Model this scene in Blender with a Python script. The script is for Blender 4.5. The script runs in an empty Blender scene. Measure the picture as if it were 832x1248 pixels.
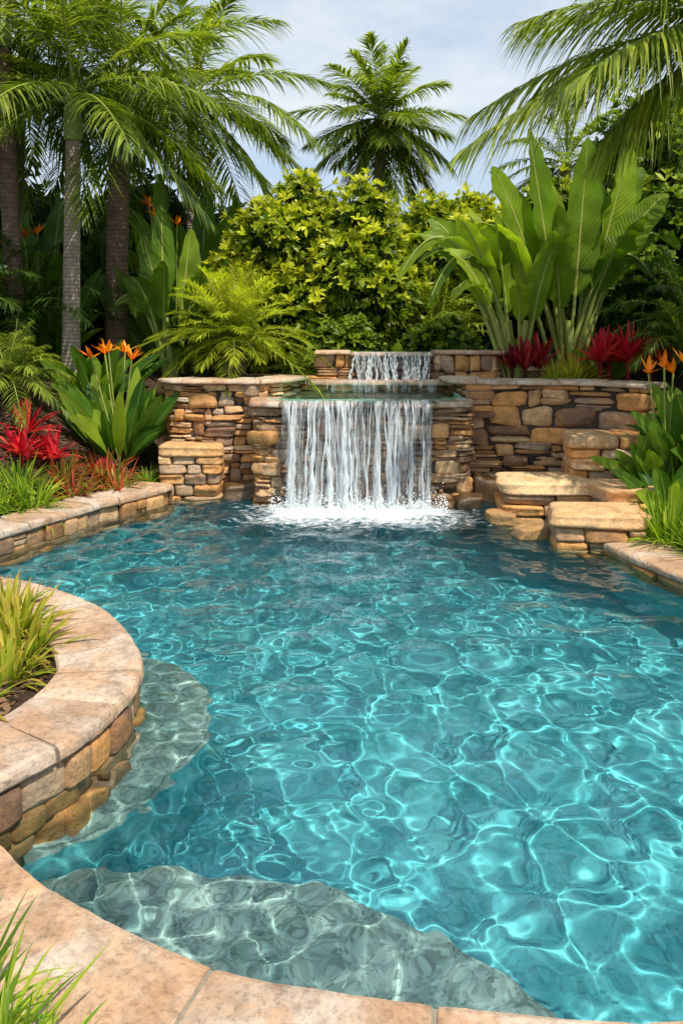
import bpy, math, random, time
import numpy as np
from mathutils import Vector, noise
T0=time.time()
rng=np.random.default_rng(11); random.seed(11)
scene=bpy.context.scene
Z=np.array([0,0,1.0])

# ------------------------------------------------------------------ mesh helpers
class Builder:
    def __init__(s): s.V=[];s.F=[];s.C=[];s.M=[];s.n=0
    def add(s,V,F,C,mat=0):
        V=np.asarray(V,float).reshape(-1,3);F=np.asarray(F,int).reshape(-1,4)
        C=np.asarray(C,float)
        if C.ndim==1: C=np.tile(C,(len(V),1))
        s.V.append(V);s.F.append(F+s.n);s.C.append(C[:,:3]);s.M.append(np.full(len(F),mat));s.n+=len(V)
    def build(s,name,mats,smooth=True,parent=None,recv=False):
        V=np.concatenate(s.V);F=np.concatenate(s.F);C=np.concatenate(s.C);M=np.concatenate(s.M)
        me=bpy.data.meshes.new(name)
        me.from_pydata(V.tolist(),[],F.tolist())
        for m in mats: me.materials.append(m)
        me.polygons.foreach_set("material_index",M.astype(np.int32))
        me.polygons.foreach_set("use_smooth",np.full(len(F),smooth))
        a=me.color_attributes.new("Col",'FLOAT_COLOR','POINT')
        a.data.foreach_set("color",np.concatenate([C,np.ones((len(C),1))],1).astype(np.float32).ravel())
        me.update()
        o=bpy.data.objects.new(name,me);scene.collection.objects.link(o)
        if parent: o.parent=parent
        if recv:
            try: o.cycles.is_caustics_receiver=True
            except Exception: pass
        return o
def empty(name):
    o=bpy.data.objects.new(name,None);scene.collection.objects.link(o);return o
def nrm(a): return a/np.maximum(np.linalg.norm(a,axis=-1,keepdims=True),1e-9)

def prof(kind,t):
    if kind=='leaf': return np.maximum(np.sin(np.pi*np.clip(t,0,1)**0.8)**0.8,0.03)
    if kind=='obov': return np.maximum(np.sin(np.pi*np.clip(t,0,1)**1.5)**0.7,0.06)
    if kind=='strap': return np.maximum((1-t**2.2)*(0.75+0.5*t),0.03)
    if kind=='needle': return np.maximum((1-t**1.6)*np.minimum(1,0.35+4*t),0.04)
    if kind.startswith('paddle'):
        p=float(kind[6:]); q=np.clip((t-p)/(1-p),0,1)
        return np.where(t<p,0.045,np.maximum(np.sin(np.pi*np.clip(q,0,1)**0.8)**0.55,0.045))
def leaves(B,P,D,L,W,bend,seg=4,kind='leaf',fold=0.15,up=None,mat=0,rnd=None,wav=0.0,ts=None):
    P=np.atleast_2d(P).astype(float);D=nrm(np.atleast_2d(D).astype(float));N=len(P)
    L=np.broadcast_to(L,(N,)).astype(float);W=np.broadcast_to(W,(N,)).astype(float);bend=np.broadcast_to(bend,(N,)).astype(float)
    up=Z if up is None else np.asarray(up,float)
    up=np.broadcast_to(up,(N,3))
    S=np.cross(D,up);bad=np.linalg.norm(S,axis=1)<1e-3;S[bad]=[1,0,0];S=nrm(S)
    t=np.linspace(0,1,seg+1) if ts is None else np.asarray(ts);K=len(t)
    G=-Z
    C=P[:,None]+L[:,None,None]*(t[None,:,None]*D[:,None]+bend[:,None,None]*(t**2)[None,:,None]*G)
    T=nrm(D[:,None]+2*bend[:,None,None]*t[None,:,None]*G)
    Sb=np.broadcast_to(S[:,None],T.shape)
    Nn=nrm(np.cross(Sb,T))
    w=W[:,None]*prof(kind,t)[None]
    j=np.array([-1,0,1.0])
    f=np.full((N,K,3),fold)*np.abs(j)
    if wav>0: f=f+rng.normal(0,wav,(N,K,3))*np.abs(j)
    wj=np.ones((N,K,3))
    if wav>0: wj=1-np.abs(rng.normal(0,wav*0.5,(N,K,3)))*np.abs(j)
    V=C[:,:,None]+(j[None,None,:,None]*w[:,:,None,None]*wj[...,None])*Sb[:,:,None]+(f*w[:,:,None])[...,None]*Nn[:,:,None]
    r=rng.random(N) if rnd is None else np.broadcast_to(rnd,(N,))
    Cc=np.zeros((N,K,3,3));Cc[...,0]=r[:,None,None];Cc[...,1]=t[None,:,None];Cc[...,2]=(j*0.5+0.5)[None,None,:]
    a=np.arange(K-1)[:,None]*3+np.arange(2)[None]
    q=np.stack([a,a+1,a+4,a+3],-1).reshape(-1,4)
    F=(np.arange(N)*K*3)[:,None,None]+q[None]
    B.add(V.reshape(-1,3),F.reshape(-1,4),Cc.reshape(-1,3),mat)
def tube(B,pts,rad,sides=8,mat=0,col=(0.5,0.5,0.5),cap=False):
    pts=np.asarray(pts,float);n=len(pts);rad=np.broadcast_to(rad,(n,))
    T=nrm(np.gradient(pts,axis=0))
    ref=np.array([0.01,1,0.02]) if abs(T[0][2])>0.6 else Z
    A=nrm(np.cross(T,ref));Bq=np.cross(T,A)
    th=np.linspace(0,2*np.pi,sides,endpoint=False)
    V=pts[:,None]+rad[:,None,None]*(np.cos(th)[None,:,None]*A[:,None]+np.sin(th)[None,:,None]*Bq[:,None])
    i=np.arange(n-1)[:,None]*sides;k=np.arange(sides)[None];k2=(k+1)%sides
    F=np.stack([i+k,i+k2,i+sides+k2,i+sides+k],-1)
    C=np.tile(np.array(col,float),(n*sides,1))
    B.add(V.reshape(-1,3),F.reshape(-1,4),C,mat)
def azd(az,e):
    az=np.radians(az);e=np.radians(e);return np.stack([np.cos(az)*np.cos(e),np.sin(az)*np.cos(e),np.sin(e)],-1)

# ------------------------------------------------------------------ materials
def newmat(name):
    m=bpy.data.materials.new(name);m.use_nodes=True;nt=m.node_tree;nt.nodes.clear();return m,nt
def N(nt,t,**k):
    n=nt.nodes.new(t)
    for a,b in k.items():
        if a=='ins':
            for x,y in b.items(): n.inputs[x].default_value=y
        else: setattr(n,a,b)
    return n
def ramp(nt,stops,interp='LINEAR'):
    n=nt.nodes.new('ShaderNodeValToRGB');cr=n.color_ramp;cr.interpolation=interp
    while len(cr.elements)<len(stops): cr.elements.new(0.5)
    for e,(p,c) in zip(cr.elements,stops):
        e.position=p;e.color=(c[0],c[1],c[2],1) if not isinstance(c,(int,float)) else (c,c,c,1)
    return n
def leafmat(name,stops,transl=0.35,rough=0.42,vein=0.0,tip=None,tl=(1.25,1.35,0.5),spec=0.4):
    m,nt=newmat(name);l=nt.links
    at=N(nt,'ShaderNodeAttribute',attribute_name='Col');sp=N(nt,'ShaderNodeSeparateColor');l.new(at.outputs['Color'],sp.inputs[0])
    r=ramp(nt,stops);l.new(sp.outputs[0],r.inputs[0]);col=r.outputs[0]
    tc=N(nt,'ShaderNodeTexCoord');nz=N(nt,'ShaderNodeTexNoise',ins={'Scale':3.0,'Detail':3.0});l.new(tc.outputs['Object'],nz.inputs['Vector'])
    mr=N(nt,'ShaderNodeMapRange',ins={'From Min':0.3,'From Max':0.7,'To Min':0.7,'To Max':1.35});l.new(nz.outputs[0],mr.inputs[0])
    mx=N(nt,'ShaderNodeMix',data_type='RGBA',blend_type='MULTIPLY',ins={0:1.0});l.new(col,mx.inputs[6]);l.new(mr.outputs[0],mx.inputs[7]);col=mx.outputs[2]
    if tip:
        mt=N(nt,'ShaderNodeMix',data_type='RGBA');rr=ramp(nt,[(tip[1],0.0),(1.0,1.0)]);l.new(sp.outputs[1],rr.inputs[0]);l.new(rr.outputs[0],mt.inputs[0])
        l.new(col,mt.inputs[6]);mt.inputs[7].default_value=(*tip[0],1);col=mt.outputs[2]
    bs=N(nt,'ShaderNodeBsdfPrincipled',ins={'Roughness':rough,'Specular IOR Level':spec})
    if vein>0:
        ab=N(nt,'ShaderNodeMath',operation='ABSOLUTE');su=N(nt,'ShaderNodeMath',operation='SUBTRACT',ins={1:0.5});l.new(sp.outputs[2],su.inputs[0]);l.new(su.outputs[0],ab.inputs[0])
        ad=N(nt,'ShaderNodeMath',operation='MULTIPLY_ADD',ins={1:-0.25});l.new(ab.outputs[0],ad.inputs[0]);l.new(sp.outputs[1],ad.inputs[2])
        ml=N(nt,'ShaderNodeMath',operation='MULTIPLY',ins={1:240.0});l.new(ad.outputs[0],ml.inputs[0])
        sn=N(nt,'ShaderNodeMath',operation='SINE');l.new(ml.outputs[0],sn.inputs[0])
        m2=N(nt,'ShaderNodeMapRange',ins={'From Min':-1.0,'From Max':1.0,'To Min':1-vein,'To Max':1+vein*0.5});l.new(sn.outputs[0],m2.inputs[0])
        mm=N(nt,'ShaderNodeMix',data_type='RGBA',blend_type='MULTIPLY',ins={0:1.0});l.new(col,mm.inputs[6]);l.new(m2.outputs[0],mm.inputs[7]);col=mm.outputs[2]
        rb=ramp(nt,[(0.0,1.0),(0.04,0.0)]);l.new(ab.outputs[0],rb.inputs[0])
        mb=N(nt,'ShaderNodeMix',data_type='RGBA');l.new(rb.outputs[0],mb.inputs[0]);l.new(col,mb.inputs[6]);mb.inputs[7].default_value=(0.34,0.42,0.08,1);col=mb.outputs[2]
        bp=N(nt,'ShaderNodeBump',ins={'Strength':0.25,'Distance':0.01});l.new(sn.outputs[0],bp.inputs['Height']);l.new(bp.outputs[0],bs.inputs['Normal'])
    l.new(col,bs.inputs['Base Color'])
    tr=N(nt,'ShaderNodeBsdfTranslucent');mc=N(nt,'ShaderNodeMix',data_type='RGBA',blend_type='MULTIPLY',ins={0:1.0});l.new(col,mc.inputs[6]);mc.inputs[7].default_value=(*tl,1);l.new(mc.outputs[2],tr.inputs[0])
    ms=N(nt,'ShaderNodeMixShader',ins={0:transl});l.new(bs.outputs[0],ms.inputs[1]);l.new(tr.outputs[0],ms.inputs[2])
    o=N(nt,'ShaderNodeOutputMaterial');l.new(ms.outputs[0],o.inputs[0]);return m
def stonemat(name,rough=0.8,bump=0.4,gain=1.0,patch=0.35,spec=0.3,pc=(0.52,0.25,0.08),cream=None,tint=(1,0.96,0.90)):
    m,nt=newmat(name);l=nt.links
    at=N(nt,'ShaderNodeAttribute',attribute_name='Col')
    tc=N(nt,'ShaderNodeTexCoord')
    n1=N(nt,'ShaderNodeTexNoise',ins={'Scale':7.0,'Detail':8.0,'Roughness':0.68});l.new(tc.outputs['Object'],n1.inputs['Vector'])
    n2=N(nt,'ShaderNodeTexNoise',ins={'Scale':45.0,'Detail':6.0,'Roughness':0.72});l.new(tc.outputs['Object'],n2.inputs['Vector'])
    n3=N(nt,'ShaderNodeTexNoise',ins={'Scale':2.6,'Detail':6.0,'Roughness':0.65,'Distortion':0.8});l.new(tc.outputs['Object'],n3.inputs['Vector'])
    r1=ramp(nt,[(0.3,(0.45,0.41,0.38)),(0.5,(1,1,1)),(0.7,(1.35,1.25,1.1))]);l.new(n1.outputs[0],r1.inputs[0])
    a=N(nt,'ShaderNodeMix',data_type='RGBA',blend_type='MULTIPLY',ins={0:0.9});l.new(at.outputs['Color'],a.inputs[6]);l.new(r1.outputs[0],a.inputs[7])
    r3=ramp(nt,[(0.46,0.0),(0.64,1.0)]);l.new(n3.outputs[0],r3.inputs[0])
    mp=N(nt,'ShaderNodeMath',operation='MULTIPLY',ins={1:patch});l.new(r3.outputs[0],mp.inputs[0])
    b=N(nt,'ShaderNodeMix',data_type='RGBA');l.new(mp.outputs[0],b.inputs[0]);l.new(a.outputs[2],b.inputs[6]);b.inputs[7].default_value=(*pc,1);cur=b.outputs[2]
    if cream:
        r4=ramp(nt,[(0.34,1.0),(0.50,0.0)]);l.new(n3.outputs[0],r4.inputs[0]);m4=N(nt,'ShaderNodeMath',operation='MULTIPLY',ins={1:cream});l.new(r4.outputs[0],m4.inputs[0])
        b2=N(nt,'ShaderNodeMix',data_type='RGBA');l.new(m4.outputs[0],b2.inputs[0]);l.new(cur,b2.inputs[6]);b2.inputs[7].default_value=(0.66,0.58,0.49,1);cur=b2.outputs[2]
    r2=ramp(nt,[(0.32,(0.5,0.47,0.45)),(0.5,(1,1,1)),(0.75,(1.2,1.15,1.06))]);l.new(n2.outputs[0],r2.inputs[0])
    c=N(nt,'ShaderNodeMix',data_type='RGBA',blend_type='MULTIPLY',ins={0:0.85});l.new(cur,c.inputs[6]);l.new(r2.outputs[0],c.inputs[7])
    g=N(nt,'ShaderNodeMix',data_type='RGBA',blend_type='MULTIPLY',ins={0:1.0});l.new(c.outputs[2],g.inputs[6]);g.inputs[7].default_value=(gain*tint[0],gain*tint[1],gain*tint[2],1)
    bs=N(nt,'ShaderNodeBsdfPrincipled',ins={'Roughness':rough,'Specular IOR Level':spec});l.new(g.outputs[2],bs.inputs['Base Color'])
    ad=N(nt,'ShaderNodeMath',operation='MULTIPLY_ADD',ins={1:0.4});l.new(n2.outputs[0],ad.inputs[0]);l.new(n1.outputs[0],ad.inputs[2])
    bp=N(nt,'ShaderNodeBump',ins={'Strength':bump,'Distance':0.03});l.new(ad.outputs[0],bp.inputs['Height']);l.new(bp.outputs[0],bs.inputs['Normal'])
    o=N(nt,'ShaderNodeOutputMaterial');l.new(bs.outputs[0],o.inputs[0]);return m
def plain(name,c1,c2,scale=8,rough=0.8,bump=0.3,dist=0.02):
    m,nt=newmat(name);l=nt.links;tc=N(nt,'ShaderNodeTexCoord')
    n1=N(nt,'ShaderNodeTexNoise',ins={'Scale':scale,'Detail':8.0,'Roughness':0.65});l.new(tc.outputs['Object'],n1.inputs['Vector'])
    r=ramp(nt,[(0.3,c1),(0.7,c2)]);l.new(n1.outputs[0],r.inputs[0])
    bs=N(nt,'ShaderNodeBsdfPrincipled',ins={'Roughness':rough,'Specular IOR Level':0.3});l.new(r.outputs[0],bs.inputs['Base Color'])
    bp=N(nt,'ShaderNodeBump',ins={'Strength':bump,'Distance':dist});l.new(n1.outputs[0],bp.inputs['Height']);l.new(bp.outputs[0],bs.inputs['Normal'])
    o=N(nt,'ShaderNodeOutputMaterial');l.new(bs.outputs[0],o.inputs[0]);return m

M_stone=stonemat('sandstone_ledger',0.85,0.8,1.22,0.5)
M_wet=stonemat('sandstone_wet',0.28,0.6,0.45,0.45,0.6)
M_cop=stonemat('coping_stone',0.72,0.35,0.98,0.62,0.3,(0.48,0.27,0.14),0.75,(1,0.97,0.94))
M_mortar=plain('mortar',(0.03,0.022,0.016),(0.08,0.06,0.045),30)
M_soil=plain('soil_mulch',(0.02,0.012,0.007),(0.12,0.07,0.04),28,0.95,1.0,0.05)
M_chip=stonemat('bark_chip',0.9,0.4,1.0,0.2,0.2)

def trunkmat(name,c1,c2,ring=14.0):
    m,nt=newmat(name);l=nt.links;tc=N(nt,'ShaderNodeTexCoord')
    w=N(nt,'ShaderNodeTexWave',wave_type='BANDS',bands_direction='Z',ins={'Scale':ring/6.28*1.6,'Distortion':1.6,'Detail':3.0,'Detail Scale':2.0});l.new(tc.outputs['Object'],w.inputs[0])
    n=N(nt,'ShaderNodeTexNoise',ins={'Scale':12.0,'Detail':8.0,'Roughness':0.7});l.new(tc.outputs['Object'],n.inputs['Vector'])
    r=ramp(nt,[(0.3,c1),(0.7,c2)]);l.new(n.outputs[0],r.inputs[0])
    rw=ramp(nt,[(0.0,0.62),(0.2,1.0)]);l.new(w.outputs[0],rw.inputs[0])
    mx=N(nt,'ShaderNodeMix',data_type='RGBA',blend_type='MULTIPLY',ins={0:0.8});l.new(r.outputs[0],mx.inputs[6]);l.new(rw.outputs[0],mx.inputs[7])
    bs=N(nt,'ShaderNodeBsdfPrincipled',ins={'Roughness':0.85});l.new(mx.outputs[2],bs.inputs['Base Color'])
    bp=N(nt,'ShaderNodeBump',ins={'Strength':0.4,'Distance':0.015});l.new(w.outputs[0],bp.inputs['Height']);l.new(bp.outputs[0],bs.inputs['Normal'])
    o=N(nt,'ShaderNodeOutputMaterial');l.new(bs.outputs[0],o.inputs[0]);return m
M_trunk=trunkmat('palm_trunk',(0.20,0.16,0.12),(0.46,0.37,0.28),24)
M_trunkd=trunkmat('palm_trunk_brown',(0.09,0.06,0.04),(0.28,0.18,0.12),18)
M_bark=plain('bark',(0.05,0.035,0.025),(0.14,0.10,0.07),15)
M_shaft=plain('crownshaft',(0.18,0.26,0.05),(0.28,0.36,0.09),4,0.4,0.05)
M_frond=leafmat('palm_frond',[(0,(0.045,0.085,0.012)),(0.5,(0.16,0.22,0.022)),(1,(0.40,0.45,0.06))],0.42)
M_frondy=leafmat('date_palm_frond',[(0,(0.14,0.20,0.012)),(0.5,(0.36,0.42,0.022)),(1,(0.62,0.62,0.06))],0.45)
M_frondd=leafmat('dark_frond',[(0,(0.03,0.08,0.012)),(1,(0.12,0.19,0.03))],0.35)
M_rachis=plain('rachis',(0.26,0.30,0.06),(0.36,0.40,0.10),6,0.5,0.05)
M_ban=leafmat('banana_leaf',[(0,(0.06,0.15,0.013)),(0.5,(0.18,0.29,0.018)),(1,(0.40,0.50,0.035))],0.5,0.40,vein=0.13,spec=0.3)
M_str=leafmat('strelitzia_leaf',[(0,(0.035,0.11,0.012)),(0.6,(0.13,0.25,0.018)),(1,(0.30,0.41,0.035))],0.4,0.36,vein=0.12,spec=0.35)
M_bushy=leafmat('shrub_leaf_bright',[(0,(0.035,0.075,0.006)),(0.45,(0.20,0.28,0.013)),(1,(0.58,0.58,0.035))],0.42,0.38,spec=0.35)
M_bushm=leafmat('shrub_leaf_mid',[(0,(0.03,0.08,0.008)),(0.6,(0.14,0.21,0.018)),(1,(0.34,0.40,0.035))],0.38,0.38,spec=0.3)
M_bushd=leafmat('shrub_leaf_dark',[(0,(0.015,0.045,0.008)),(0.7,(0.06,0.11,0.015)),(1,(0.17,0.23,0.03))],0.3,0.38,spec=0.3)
M_core=plain('painted_shade_core',(0.006,0.016,0.004),(0.02,0.045,0.01),6,0.9,0.5,0.2)  # near-black green lumps inside crowns, painted as the shade between leaves
M_red=leafmat('bromeliad_red',[(0,(0.35,0.01,0.03)),(0.6,(0.66,0.025,0.045)),(1,(0.80,0.12,0.08))],0.4,0.4,tl=(1.3,0.8,0.8),spec=0.25)
M_ti=leafmat('cordyline_leaf',[(0,(0.12,0.01,0.02)),(0.6,(0.38,0.02,0.03)),(1,(0.6,0.08,0.07))],0.35,0.4,tl=(1.3,0.8,0.8),spec=0.3)
M_pink=leafmat('croton_leaf',[(0,(0.12,0.20,0.02)),(0.4,(0.30,0.30,0.03)),(0.5,(0.46,0.16,0.04)),(1,(0.54,0.08,0.05))],0.38,0.4,tl=(1.3,1.0,0.7))
M_grass=leafmat('grass_blade',[(0,(0.10,0.21,0.015)),(0.6,(0.24,0.37,0.025)),(1,(0.45,0.52,0.05))],0.4,0.4,spec=0.3)
M_grassy=leafmat('grass_blade_gold',[(0,(0.20,0.27,0.02)),(0.6,(0.40,0.43,0.03)),(1,(0.56,0.46,0.07))],0.4,0.4,tip=((0.45,0.24,0.05),0.6),spec=0.3)
M_orange=leafmat('flower_orange',[(0,(0.90,0.20,0.005)),(1,(0.98,0.42,0.01))],0.35,0.5,tl=(1.2,1.0,0.6))

# ------------------------------------------------------------------ layout (metres; pool water at z=0, y away from viewer)
FG=[(-1.42,3.14),(-1.265,3.04),(-1.033,2.823),(-0.723,2.62),(-0.381,2.445),(-0.038,2.36),(0.488,2.28),(0.95,2.26),(1.6,2.4),(2.3,2.8),(2.9,3.5),(3.15,4.4),(3.05,5.2),(2.75,5.85),(2.5,6.35),(2.36,6.8),(2.28,7.15)]
BK=[(2.35,7.6),(2.5,8.2),(2.6,8.9),(2.6,9.5),(1.5,9.65),(1.40,9.15),(-0.9,9.15),(-0.95,9.65),(-1.75,9.75)]
PN=[(-1.88,9.2),(-2.0,8.87),(-2.37,8.29),(-2.7,7.59),(-2.94,7.06),(-3.3,6.62),(-3.6,6.35),(-3.55,6.05),(-3.1,5.95),(-2.43,5.84),(-2.0,5.62),(-1.476,5.16),(-1.10,4.51),(-1.027,4.09),(-1.11,3.63),(-1.24,3.39),(-1.334,3.24),(-1.42,3.14)]
def catmull(P,step=0.06):
    P=np.array(P,float);Q=np.vstack([2*P[0]-P[1],P,2*P[-1]-P[-2]]);out=[]
    for i in range(1,len(Q)-2):
        n=max(2,int(np.linalg.norm(Q[i+1]-Q[i])/step))
        for k in range(n):
            t=k/n
            out.append(0.5*((2*Q[i])+(-Q[i-1]+Q[i+1])*t+(2*Q[i-1]-5*Q[i]+4*Q[i+1]-Q[i+2])*t*t+(-Q[i-1]+3*Q[i]-3*Q[i+1]+Q[i+2])*t**3))
    out.append(P[-1]);return np.array(out)
fg=catmull(FG);pn=catmull(PN)
POOL=np.vstack([fg,np.array(BK),pn[:-1]])
def sdist(X,Y,poly=POOL):
    x=X.ravel();y=Y.ravel();d=np.full(x.shape,1e9);ins=np.zeros(x.shape,bool);n=len(poly)
    for i in range(n):
        ax,ay=poly[i];bx,by=poly[(i+1)%n];ex,ey=bx-ax,by-ay
        t=np.clip(((x-ax)*ex+(y-ay)*ey)/(ex*ex+ey*ey+1e-12),0,1)
        d=np.minimum(d,(x-ax-t*ex)**2+(y-ay-t*ey)**2)
        if ay!=by:
            c=((ay>y)!=(by>y))&(x<(bx-ax)*(y-ay)/(by-ay)+ax);ins^=c
    d=np.sqrt(d);return np.where(ins,-d,d).reshape(X.shape)
def sst(v): v=np.clip(v,0,1);return v*v*(3-2*v)
def hgt(X,Y,sd=None):
    X=np.asarray(X,float);Y=np.asarray(Y,float)
    if sd is None: sd=sdist(np.atleast_1d(X),np.atleast_1d(Y)).reshape(X.shape)
    b=0.07+0.10*sst((-X-0.9)/0.3)*sst((Y-3.0)/0.2)
    r=sst((Y-6.8)/1.5)*sst((sd-0.35)/2.2)*1.05
    m=sst((Y-9.72)/0.2)*sst((X+2.15)/0.25)*sst((5.5-X)/1.0)
    h=np.maximum(b+r,1.25*m)
    h=h+0.02*np.sin(X*3.1)*np.cos(Y*2.7)*sst((sd-0.5)/1)
    return h
def gz(x,y): return float(hgt(np.array([x]),np.array([y]))[0])
def axis(a,b,s,far):
    c=np.arange(a,b+1e-6,s);o=np.array([0.5,1.2,2.5,5,9,16,30,60,120,far]);return np.concatenate([(a-o)[::-1],c,b+o])
gx=axis(-8,8,0.1,350);gy=axis(-3,15,0.1,350)
X,Y=np.meshgrid(gx,gy);SD=sdist(X,Y);H=hgt(X,Y,SD)
def gridfaces(shape):
    idx=np.arange(shape[0]*shape[1]).reshape(shape);return np.stack([idx[:-1,:-1],idx[:-1,1:],idx[1:,1:],idx[1:,:-1]],-1).reshape(-1,4)
F=gridfaces(X.shape)
cx=(X[:-1,:-1]+X[1:,1:])/2;cy=(Y[:-1,:-1]+Y[1:,1:])/2;cs=(SD[:-1,:-1]+SD[1:,1:])/2
keep=(cs>0.17)&~((cx>-0.85)&(cx<1.45)&(cy>9)&(cy<10.75))
B=Builder();B.add(np.stack([X,Y,H],-1).reshape(-1,3),F[keep.ravel()],(0.5,0.5,0.5));B.build('ground',[M_soil])

# ------------------------------------------------------------------ stones
def cube_template(n=4,k=7.0):
    pts={};V=[];F=[]
    def vid(p):
        key=tuple(np.round(p,5))
        if key not in pts: pts[key]=len(V);V.append(p)
        return pts[key]
    g=np.linspace(-1,1,n+1)
    for ax in range(3):
        for s in(-1,1):
            for i in range(n):
                for j in range(n):
                    q=[]
                    for (a,b) in((i,j),(i+1,j),(i+1,j+1),(i,j+1)):
                        p=np.zeros(3);p[ax]=s;p[(ax+1)%3]=g[a];p[(ax+2)%3]=g[b];q.append(vid(p))
                    F.append(q if s>0 else q[::-1])
    V=np.array(V);V=V/((np.abs(V)**k).sum(1)**(1/k))[:,None]
    return V,np.array(F)
TV,TF=cube_template(5,8.0)
TV2,TF2=cube_template(9,8.0)
PAL=np.array([(0.54,0.34,0.17),(0.50,0.26,0.10),(0.40,0.30,0.21),(0.62,0.45,0.27),(0.28,0.16,0.08),(0.57,0.37,0.21),(0.54,0.30,0.12),(0.34,0.23,0.15),(0.62,0.32,0.12),(0.46,0.36,0.27),(0.20,0.12,0.08)])
def stone(B,c,ax,size,col=None,jit=0.07,mat=0,hi=False):
    V=(TV2 if hi else TV).copy();F=TF2 if hi else TF
    ph=rng.random(9)*6.28;s=rng.uniform(1.5,3.6,9)
    d=np.stack([np.sin(V[:,0]*s[0]+ph[0])*np.cos(V[:,1]*s[1]+ph[1]),np.sin(V[:,1]*s[2]+ph[2])*np.cos(V[:,2]*s[3]+ph[3]),np.sin(V[:,2]*s[4]+ph[4])*np.cos(V[:,0]*s[5]+ph[5])],1)
    V=V+d*jit+rng.normal(0,jit*(0.12 if hi else 0.25),V.shape)
    V[:,0]+=V[:,2]*rng.uniform(-jit,jit)*1.2
    V[:,2]+=V[:,0]*rng.uniform(-jit,jit)*1.8
    V[:,2]*=1+V[:,0]*rng.uniform(-jit,jit)*1.5
    V=V*np.array(size)[None]/2
    A=np.array(ax)
    V=V@A+np.array(c)[None]
    if col is None: col=PAL[rng.integers(len(PAL))]*rng.uniform(0.8,1.15)
    B.add(V,F,col,mat)
class Path:
    def __init__(s,P):
        s.P=np.array(P,float);d=np.linalg.norm(np.diff(s.P,axis=0),axis=1);s.s=np.concatenate([[0],np.cumsum(d)]);s.L=s.s[-1]
    def at(s,q):
        q=np.clip(q,0,s.L);p=np.array([np.interp(q,s.s,s.P[:,i]) for i in(0,1)]);e=0.03
        a=np.array([np.interp(max(q-e,0),s.s,s.P[:,i]) for i in(0,1)]);b=np.array([np.interp(min(q+e,s.L),s.s,s.P[:,i]) for i in(0,1)])
        t=(b-a)/max(np.linalg.norm(b-a),1e-9);return p,t,np.array([t[1],-t[0]])
def wall(B,P,z0,z1,depth=0.22,rows=(0.09,0.20),lens=(0.10,0.40),dark=1.0,mat=0,core=1,jit=0.125,off=0.0,split=0.5,und=0.022):
    """random-course ledger stone: tall courses randomly broken into two or three thin stones, courses undulate"""
    pa=Path(P);z=z0;ph=rng.random()*6
    while z<z1-0.02:
        h=min(rng.uniform(*rows),z1-z)
        if z1-(z+h)<0.05: h=z1-z
        q=-rng.uniform(0,0.15)
        while q<pa.L:
            l=rng.uniform(*lens);q2=min(q+l,pa.L+0.03)
            if q2-q>0.03:
                u=rng.random()
                if u>split or h<0.08: parts=[(q,q2,z,h)]
                elif u>split*0.35:
                    f=rng.uniform(0.35,0.65);parts=[(q,q2,z,h*f),(q,q2,z+h*f,h*(1-f))]
                    if rng.random()<0.5:
                        mq=q+(q2-q)*rng.uniform(0.35,0.65);a_,b_=(0,1) if rng.random()<0.5 else (1,0)
                        P_=parts[a_];parts=[parts[b_],(q,mq,P_[2],P_[3]),(mq,q2,P_[2],P_[3])]
                else:
                    f1,f2=rng.uniform(0.25,0.4),rng.uniform(0.6,0.75);parts=[(q,q2,z,h*f1),(q,q2,z+h*f1,h*(f2-f1)),(q,q2,z+h*f2,h*(1-f2))]
                for qa,qb,zz,hh in parts:
                    p,t,n=pa.at((qa+qb)/2);o=rng.uniform(-0.035,0.028)+off
                    win=min(1,max(0,(zz-z0)/0.15))*min(1,max(0,(z1-zz-hh)/0.15))
                    uz=und*win*(math.sin((qa+qb)*1.9+ph)+0.6*math.sin((qa+qb)*4.3+zz*5))
                    c=(p[0]+n[0]*(o-depth/2),p[1]+n[1]*(o-depth/2),zz+hh/2+uz)
                    col=PAL[rng.integers(len(PAL))]*rng.uniform(0.75,1.2)*dark
                    jj=jit*min(1.3,0.12/ max(hh,0.05)) if hh<0.12 else jit
                    stone(B,c,[(t[0],t[1],0),(n[0],n[1],0),(0,0,1)],(qb-qa-0.004,depth,hh-0.004),col,jj*0.8,mat)
            q=q2
        z+=h
    n=max(2,int(pa.L/0.08));qs=np.linspace(0,pa.L,n);V=[]
    for q in qs:
        p,t,nn=pa.at(q)
        for s,zz in((-0.045+off,z0),(-0.045+off,z1-0.01),(-depth+0.02+off,z1-0.01),(-depth+0.02+off,z0)): V.append((p[0]+nn[0]*s,p[1]+nn[1]*s,zz))
    F=[(i*4+a,i*4+4+a,i*4+4+(a+1)%4,i*4+(a+1)%4) for i in range(n-1) for a in range(4)]+[(0,1,2,3),((n-1)*4+3,(n-1)*4+2,(n-1)*4+1,(n-1)*4)]
    B.add(V,F,(0.1,0.1,0.1),core)
CPAL=np.array([(0.54,0.39,0.28),(0.60,0.46,0.35),(0.51,0.34,0.23),(0.56,0.45,0.36),(0.49,0.36,0.27),(0.55,0.38,0.26)])
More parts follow.
